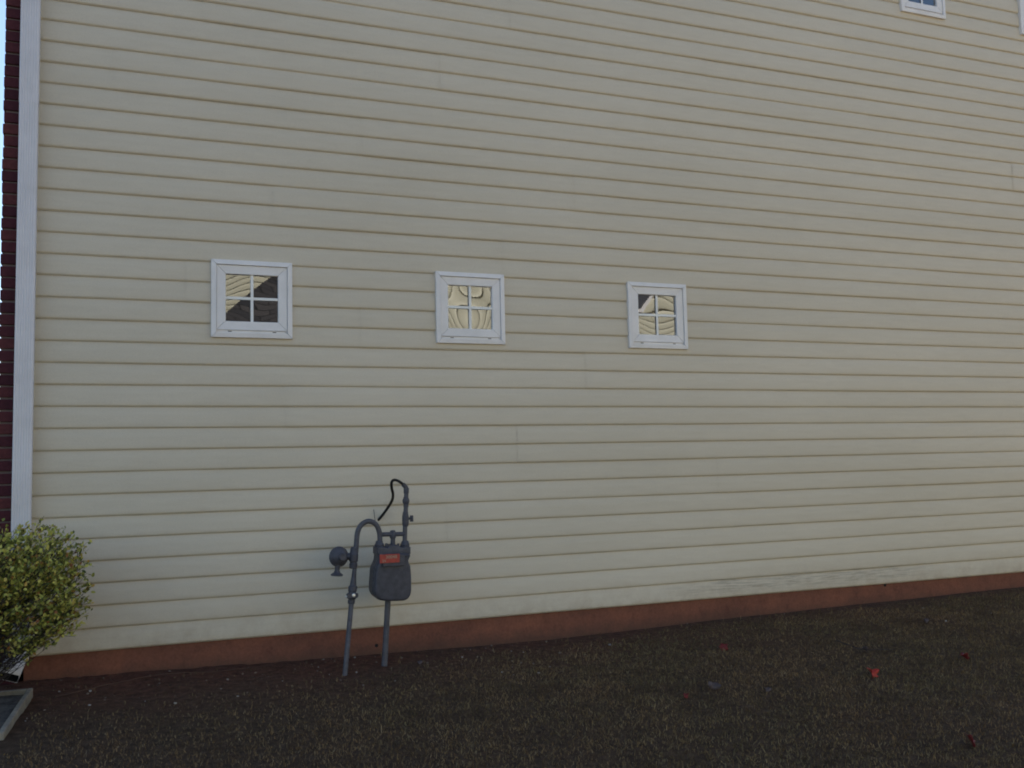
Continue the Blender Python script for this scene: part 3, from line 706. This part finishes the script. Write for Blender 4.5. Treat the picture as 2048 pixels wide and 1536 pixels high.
# ------------------------------------------------------------------ shrub
shc = at(2, 1170, -.55)
sh = empty('shrub', (shc.x - .36, shc.y, float(gz(shc.x, shc.y)))); tag(sh, 'rounded yellow green shrub with bare lower twigs at the brick corner by the downspout', 'shrub')
sinv = Matrix.Translation(-sh.location)
RX, RY, RZ = .415, .33, .30
rs = random.Random(21)
stems = MB(); leaves_v = []; leaves_f = []
def leaf(p, d, nrm, ln, wd):
    if p.z < .13 and p.x < shc.x + .12 and rs.random() < .93: return
    if p.z < .02: return
    d = d.normalized(); side = d.cross(nrm).normalized(); up_ = side.cross(d)
    k = len(leaves_v); c = .18 * wd
    pts = [p, p + d * ln * .35 + side * wd * .5 + up_ * c, p + d * ln * .75 + side * wd * .38 + up_ * c, p + d * ln, p + d * ln * .75 - side * wd * .38 + up_ * c, p + d * ln * .35 - side * wd * .5 + up_ * c, p + d * ln * .35, p + d * ln * .75]
    leaves_v.extend(tuple(q) for q in pts)
    leaves_f.extend([(k, k + 1, k + 6), (k + 1, k + 2, k + 7, k + 6), (k + 2, k + 3, k + 7), (k, k + 6, k + 5), (k + 6, k + 7, k + 4, k + 5), (k + 7, k + 3, k + 4)])
def rv3(s=1): return Vector((rs.gauss(0, s), rs.gauss(0, s), rs.gauss(0, s)))
def inside(p, s=1.0):
    q = p - shc; return (abs(q.x / RX) ** 2.3 + abs(q.y / RY) ** 2.3 + abs(q.z / RZ) ** 2.3) < s
tips = []
root = Vector(sh.location) + Vector((0, 0, -.02))
for i in range(560):
    # target on the shell of the crown
    for _ in range(50):
        t = rv3().normalized(); t *= (abs(t.x) ** 3.6 + abs(t.y) ** 3.6 + abs(t.z) ** 3.6) ** (-1 / 3.6); tgt = shc + Vector((t.x * RX, t.y * RY, t.z * RZ)) * (rs.uniform(.86, 1.03) if rs.random() < .75 else rs.uniform(.55, .86))
        if t.z > -.9 and (t.z > -.5 or rs.random() < .85) and (t.y < .4 or rs.random() < .6): break
    a = root + Vector((rs.uniform(-.05, .05), rs.uniform(-.05, .05), 0))
    ctrl = a.lerp(tgt, .45) + Vector((0, 0, .10 if t.z > -.1 else -.02)) + rv3(.03)
    pts = [a, a.lerp(ctrl, .6), ctrl, ctrl.lerp(tgt, .55) + rv3(.018), tgt]
    pth = smooth_path(pts, 4); r0 = rs.uniform(.0018, .0034)
    stems.tube(pth, [r0 * (1 - .78 * k / (len(pth) - 1)) for k in range(len(pth))], 5)
    # side twigs carrying leaves
    dens = noise.noise(tgt * 8.5)
    nl = int(rs.uniform(18, 32) * max(.25, 1.2 + 1.7 * dens) * (1 if t.z > -.5 else (.75 if t.x > .35 else .06)) * (1.15 if t.x > .2 else 1))
    for _ in range(3):
        s0 = pth[int(len(pth) * rs.uniform(.5, .92))]; e0 = s0 + (tgt - root).normalized() * rs.uniform(.02, .06) + rv3(.022)
        stems.tube([s0, s0.lerp(e0, .5) + rv3(.006), e0], [.0018, .0014, .0008], 4)
        tips.append((s0, e0, t, nl))
        for q in range(nl // 4):
            p = s0.lerp(e0, rs.uniform(.2, 1)); d = (e0 - s0).normalized() * .6 + rv3(.7) + Vector((0, 0, .35))
            leaf(p, d, (rv3(.8) + Vector((0, -.3, 1))).normalized(), rs.uniform(.015, .029), rs.uniform(.010, .018))
    for q in range(nl // 3):
        p = ctrl.lerp(tgt, rs.uniform(.62, 1.0)) + rv3(.012); d = (tgt - ctrl).normalized() * .5 + rv3(.7) + Vector((0, 0, .3))
        leaf(p, d, (rv3(.8) + Vector((0, -.3, 1))).normalized(), rs.uniform(.015, .029), rs.uniform(.010, .018))
so_ = stems.build('stem', M_BARK, smooth=True, angle=80); so_.parent = sh; so_.matrix_parent_inverse = sinv
me = bpy.data.meshes.new('foliage'); me.from_pydata(leaves_v, [], leaves_f); me.update()
fo_ = finish('foliage', me, M_LEAF, sh, True, 0, 80); fo_.matrix_parent_inverse = sinv

# ------------------------------------------------------------------ fallen leaves and twigs
def ground_hit(u, v):
    d = (FW + RT * ((u - 1024) / F_PX) + UP * ((768 - v) / F_PX)); t = 1.0
    for _ in range(60):
        p = CAM + d * t; h = p.z - float(gz(p.x, p.y)) - float(bumps(np.array(p.x), np.array(p.y)))
        t += h / max(-d.z, .02) * .6
    return CAM + d * t
def fallen(u, v, size, material, label, curl=.35, seed=0, lift=.026, tilt=(0, 0, 0), lobes=True):
    q = random.Random(seed); S = MB(); ns = 30; top = []
    for k in range(ns):
        a = 2 * math.pi * k / ns
        r = size * .5 * ((.62 + .38 * abs(math.cos(2.5 * (a - math.pi / 2)))) if lobes else (.75 + .25 * math.cos(2 * a))) * q.uniform(.92, 1.06)
        x, y = r * math.cos(a), r * math.sin(a); top.append((x, y, curl * (x * x * 1.6 - y * y * .6) / size + q.uniform(-.002, .002)))
    vs = [(0, 0, -.001)] + [(x * .5, y * .5, z * .3) for x, y, z in top] + top
    fs = []
    for k in range(ns):
        j = (k + 1) % ns; fs += [(0, 1 + k, 1 + j), (1 + k, 1 + ns + k, 1 + ns + j, 1 + j)]
    S.add(vs, fs)
    S.tube([(0, -size * .35, .001), (.002, -size * .62, .003), (.006, -size * .85, .008)], .0009, 5)
    o = S.build('fallen_leaf', material, smooth=True, angle=80)
    s_ = o.modifiers.new('t', 'SOLIDIFY'); s_.thickness = .0006
    p = ground_hit(u, v); o.location = (p.x, p.y, p.z + lift); o.rotation_euler = tilt
    tag(o, label, 'leaf', 'fallen leaves on the lawn'); return o
fallen(1744, 1354, .085, M_RED, 'bright red fallen leaf, the brightest one lying in the middle of the lawn', 1.0, 1, .020, (R(58), R(10), R(20)))
fallen(1942, 1493, .085, M_DRED, 'dark red fallen leaf tilted up in the grass, nearest to the camera at lower right', .6, 2, .024, (R(62), R(25), R(40)))
fallen(1447, 1301, .062, M_DRED, 'small dark red fallen leaf not far from the red foundation', .8, 3, .020, (R(60), R(-15), R(-10)))
fallen(1928, 1319, .062, M_DRED, 'dull red crumpled fallen leaf at the right, behind the brightest red leaf', 1.3, 4, .016, (R(40), R(5), R(70)))
fallen(1371, 1398, .035, M_DRED, 'tiny red leaf scrap beside the grey purple curled leaf', .8, 5, .018, (R(50), R(0), R(0)))
fallen(1426, 1379, .075, M_PURP, 'large grey purple curled leaf standing up in the grass', .9, 6, .020, (R(65), R(12), R(-15)), False)
fallen(1850, 1248, .062, M_PURP, 'grey leaf at the far right of the lawn, closest to the house wall', .8, 7, .020, (R(55), R(0), R(25)), False)
fallen(1729, 1305, .060, M_PURP, 'purple grey leaf lying beside a dark twig', .9, 8, .018, (R(40), R(10), R(60)), False)
fallen(1533, 1384, .05, M_PURP, 'faint purple leaf sunk in the grass right of the large grey purple one', .9, 9, .012, (R(50), R(10), R(10)), False)
fallen(838, 1330, .04, M_PURP, 'pale curled leaf on the soil just right of the meter support post', .8, 10, .014, (R(45), 0, R(30)), False)
def twig(pts, r, label, seed, name='twig', grp='twigs lying on the ground'):
    q = random.Random(seed); P = []
    for u, v_ in pts:
        p = ground_hit(u, v_); P.append(p + Vector((0, 0, r + (.018 if name == 'twig' else .004))))
    P = smooth_path(P, 5); P = [p + Vector((q.uniform(-1, 1), q.uniform(-1, 1), q.uniform(-.3, .3))) * .004 for p in P]
    S = MB(); S.tube(P, [r * (1 - .5 * i / len(P)) for i in range(len(P))], 6)
    if name == 'twig':
        for k in (len(P) // 3, 2 * len(P) // 3):
            S.tube([P[k], P[k] + Vector((q.uniform(-.05, .05), q.uniform(-.06, .02), .015))], [r * .6, r * .3], 5)
    o = S.build(name, M_BARK if name == 'twig' else mat('pale root', (.12, .068, .048), .8, .2)[0], smooth=True); tag(o, label, 'twig', grp); return o
twig([(1675, 1288), (1700, 1298), (1730, 1306), (1790, 1306)], .004, 'dark bent twig lying in the grass beside a purple grey leaf', 1)
twig([(112, 1396), (170, 1382), (240, 1366), (330, 1350), (420, 1346), (520, 1335), (560, 1331)], .0022, 'long thin root running over the bare soil parallel to the foundation', 2, 'root')
# pale crumbs and bits of bark on the bare earth
CR = []
cb = MB(); q = random.Random(9)
for k in range(260):
    x = q.uniform(-.45, 2.6) if q.random() < .8 else q.uniform(2.6, 7); y = -q.uniform(.02, .9) ** 1.2; z = float(gz(x, y)) + float(bumps(np.array(x), np.array(y)))
    s_ = q.uniform(.003, .009); a = q.uniform(0, 6.28)
    vs = [(x + s_ * q.uniform(.6, 1.2) * math.cos(a + t) * (1 if h_ else .8), y + s_ * q.uniform(.5, 1.1) * math.sin(a + t), z + (s_ * q.uniform(.5, 1.0) if h_ else -.004)) for h_ in (0, 1) for t in (0, 1.6, 3.1, 4.7)]
    cb.add(vs, [(0, 3, 2, 1), (4, 5, 6, 7), (0, 1, 5, 4), (1, 2, 6, 5), (2, 3, 7, 6), (3, 0, 4, 7)])
m, nt, b = mat('pebbles', (.2, .17, .14), .85, .2); gi = N(nt, 'ShaderNodeNewGeometry')
r1 = ramp(nt, gi.outputs['Random Per Island'], [(0, (.05, .035, .028)), (.5, (.13, .08, .055)), (.85, (.2, .16, .13)), (1, (.42, .40, .38))]); L(nt, r1.outputs[0], b.inputs['Base Color'])
tag(cb.build('gravel', m), 'small crumbs of soil, bark and pebbles on the bare ground along the foundation', 'gravel', kind='stuff')

# ------------------------------------------------------------------ the house across the yard (it shows in the window panes)
nh = empty('neighbouring_house', (4, -13.2, -.5)); tag(nh, 'sunlit cream sided house with dark roof across the yard, mirrored in the window panes', 'house')
ninv = Matrix.Translation((-4, 13.2, .5))
def np_(o): o.parent = nh; o.matrix_parent_inverse = ninv; return o
YN = -13.2; NZ0 = -.55
NCN = 56; ns = siding('siding', M_SIDE2, .9, 22, NCN, [], {}, 2.0, 0, YN, -1, 8); ns.location.z = NZ0; np_(ns)
b2 = MB(); b2.box((.9, YN - 9, NZ0 - .3), (22, YN - .02, NZ0 + NCN * C_)); np_(b2.build('wall', M_SIDE2))
r2 = MB(); zt2 = NZ0 + NCN * C_ + .02
r2.add([(.4, YN + .45, zt2), (22.5, YN + .45, zt2), (22.5, YN - 4.5, zt2 + 2.0), (.4, YN - 4.5, zt2 + 2.0), (.4, YN - 9.5, zt2), (22.5, YN - 9.5, zt2),
        (.4, YN + .45, zt2 + .15), (22.5, YN + .45, zt2 + .15), (22.5, YN - 4.5, zt2 + 2.17), (.4, YN - 4.5, zt2 + 2.17), (.4, YN - 9.5, zt2 + .15), (22.5, YN - 9.5, zt2 + .15)],
       [(0, 3, 2, 1), (3, 4, 5, 2), (6, 7, 8, 9), (9, 8, 11, 10), (0, 1, 7, 6), (4, 10, 11, 5), (1, 2, 8, 7), (2, 5, 11, 8), (0, 6, 9, 3), (3, 9, 10, 4)])
np_(r2.build('roof', M_SHINGLE))
# lower garage wing with a hipped dark roof, mirrored in the first small window
gw = MB(); gw.box((1.5, YN + .02, NZ0 - .3), (6.2, -10.1, 2.86)); np_(gw.build('garage_wall', M_SIDE2))
g2 = MB(); g2.add([(1.08, -9.8, 2.9), (6.3, -9.8, 2.9), (4.6, YN + .01, 5.15), (3.07, YN + .01, 5.15), (1.08, YN + .01, 2.9), (6.3, YN + .01, 2.9)], [(0, 1, 2, 3), (4, 0, 3), (1, 5, 2), (0, 4, 5, 1)])
np_(g2.build('garage_roof', M_SHINGLE))
gt = MB(); gt.tube([(1.15, -9.75, 2.9), (6.3, -9.75, 2.9)], .06, 10); np_(gt.build('gutter', M_GUT))
nf = MB(); nf.box((10.35, YN + .018, 4.42), (11.2, YN + .06, 5.9)); nfo = np_(nf.build('window', M_WHITE))
nw = MB(); nw.box((10.42, YN + .05, 4.50), (11.13, YN + .066, 5.82)); nwo = nw.build('pane', mat('dim neighbour pane', (.07, .07, .08), .3)[0]); nwo.parent = nfo
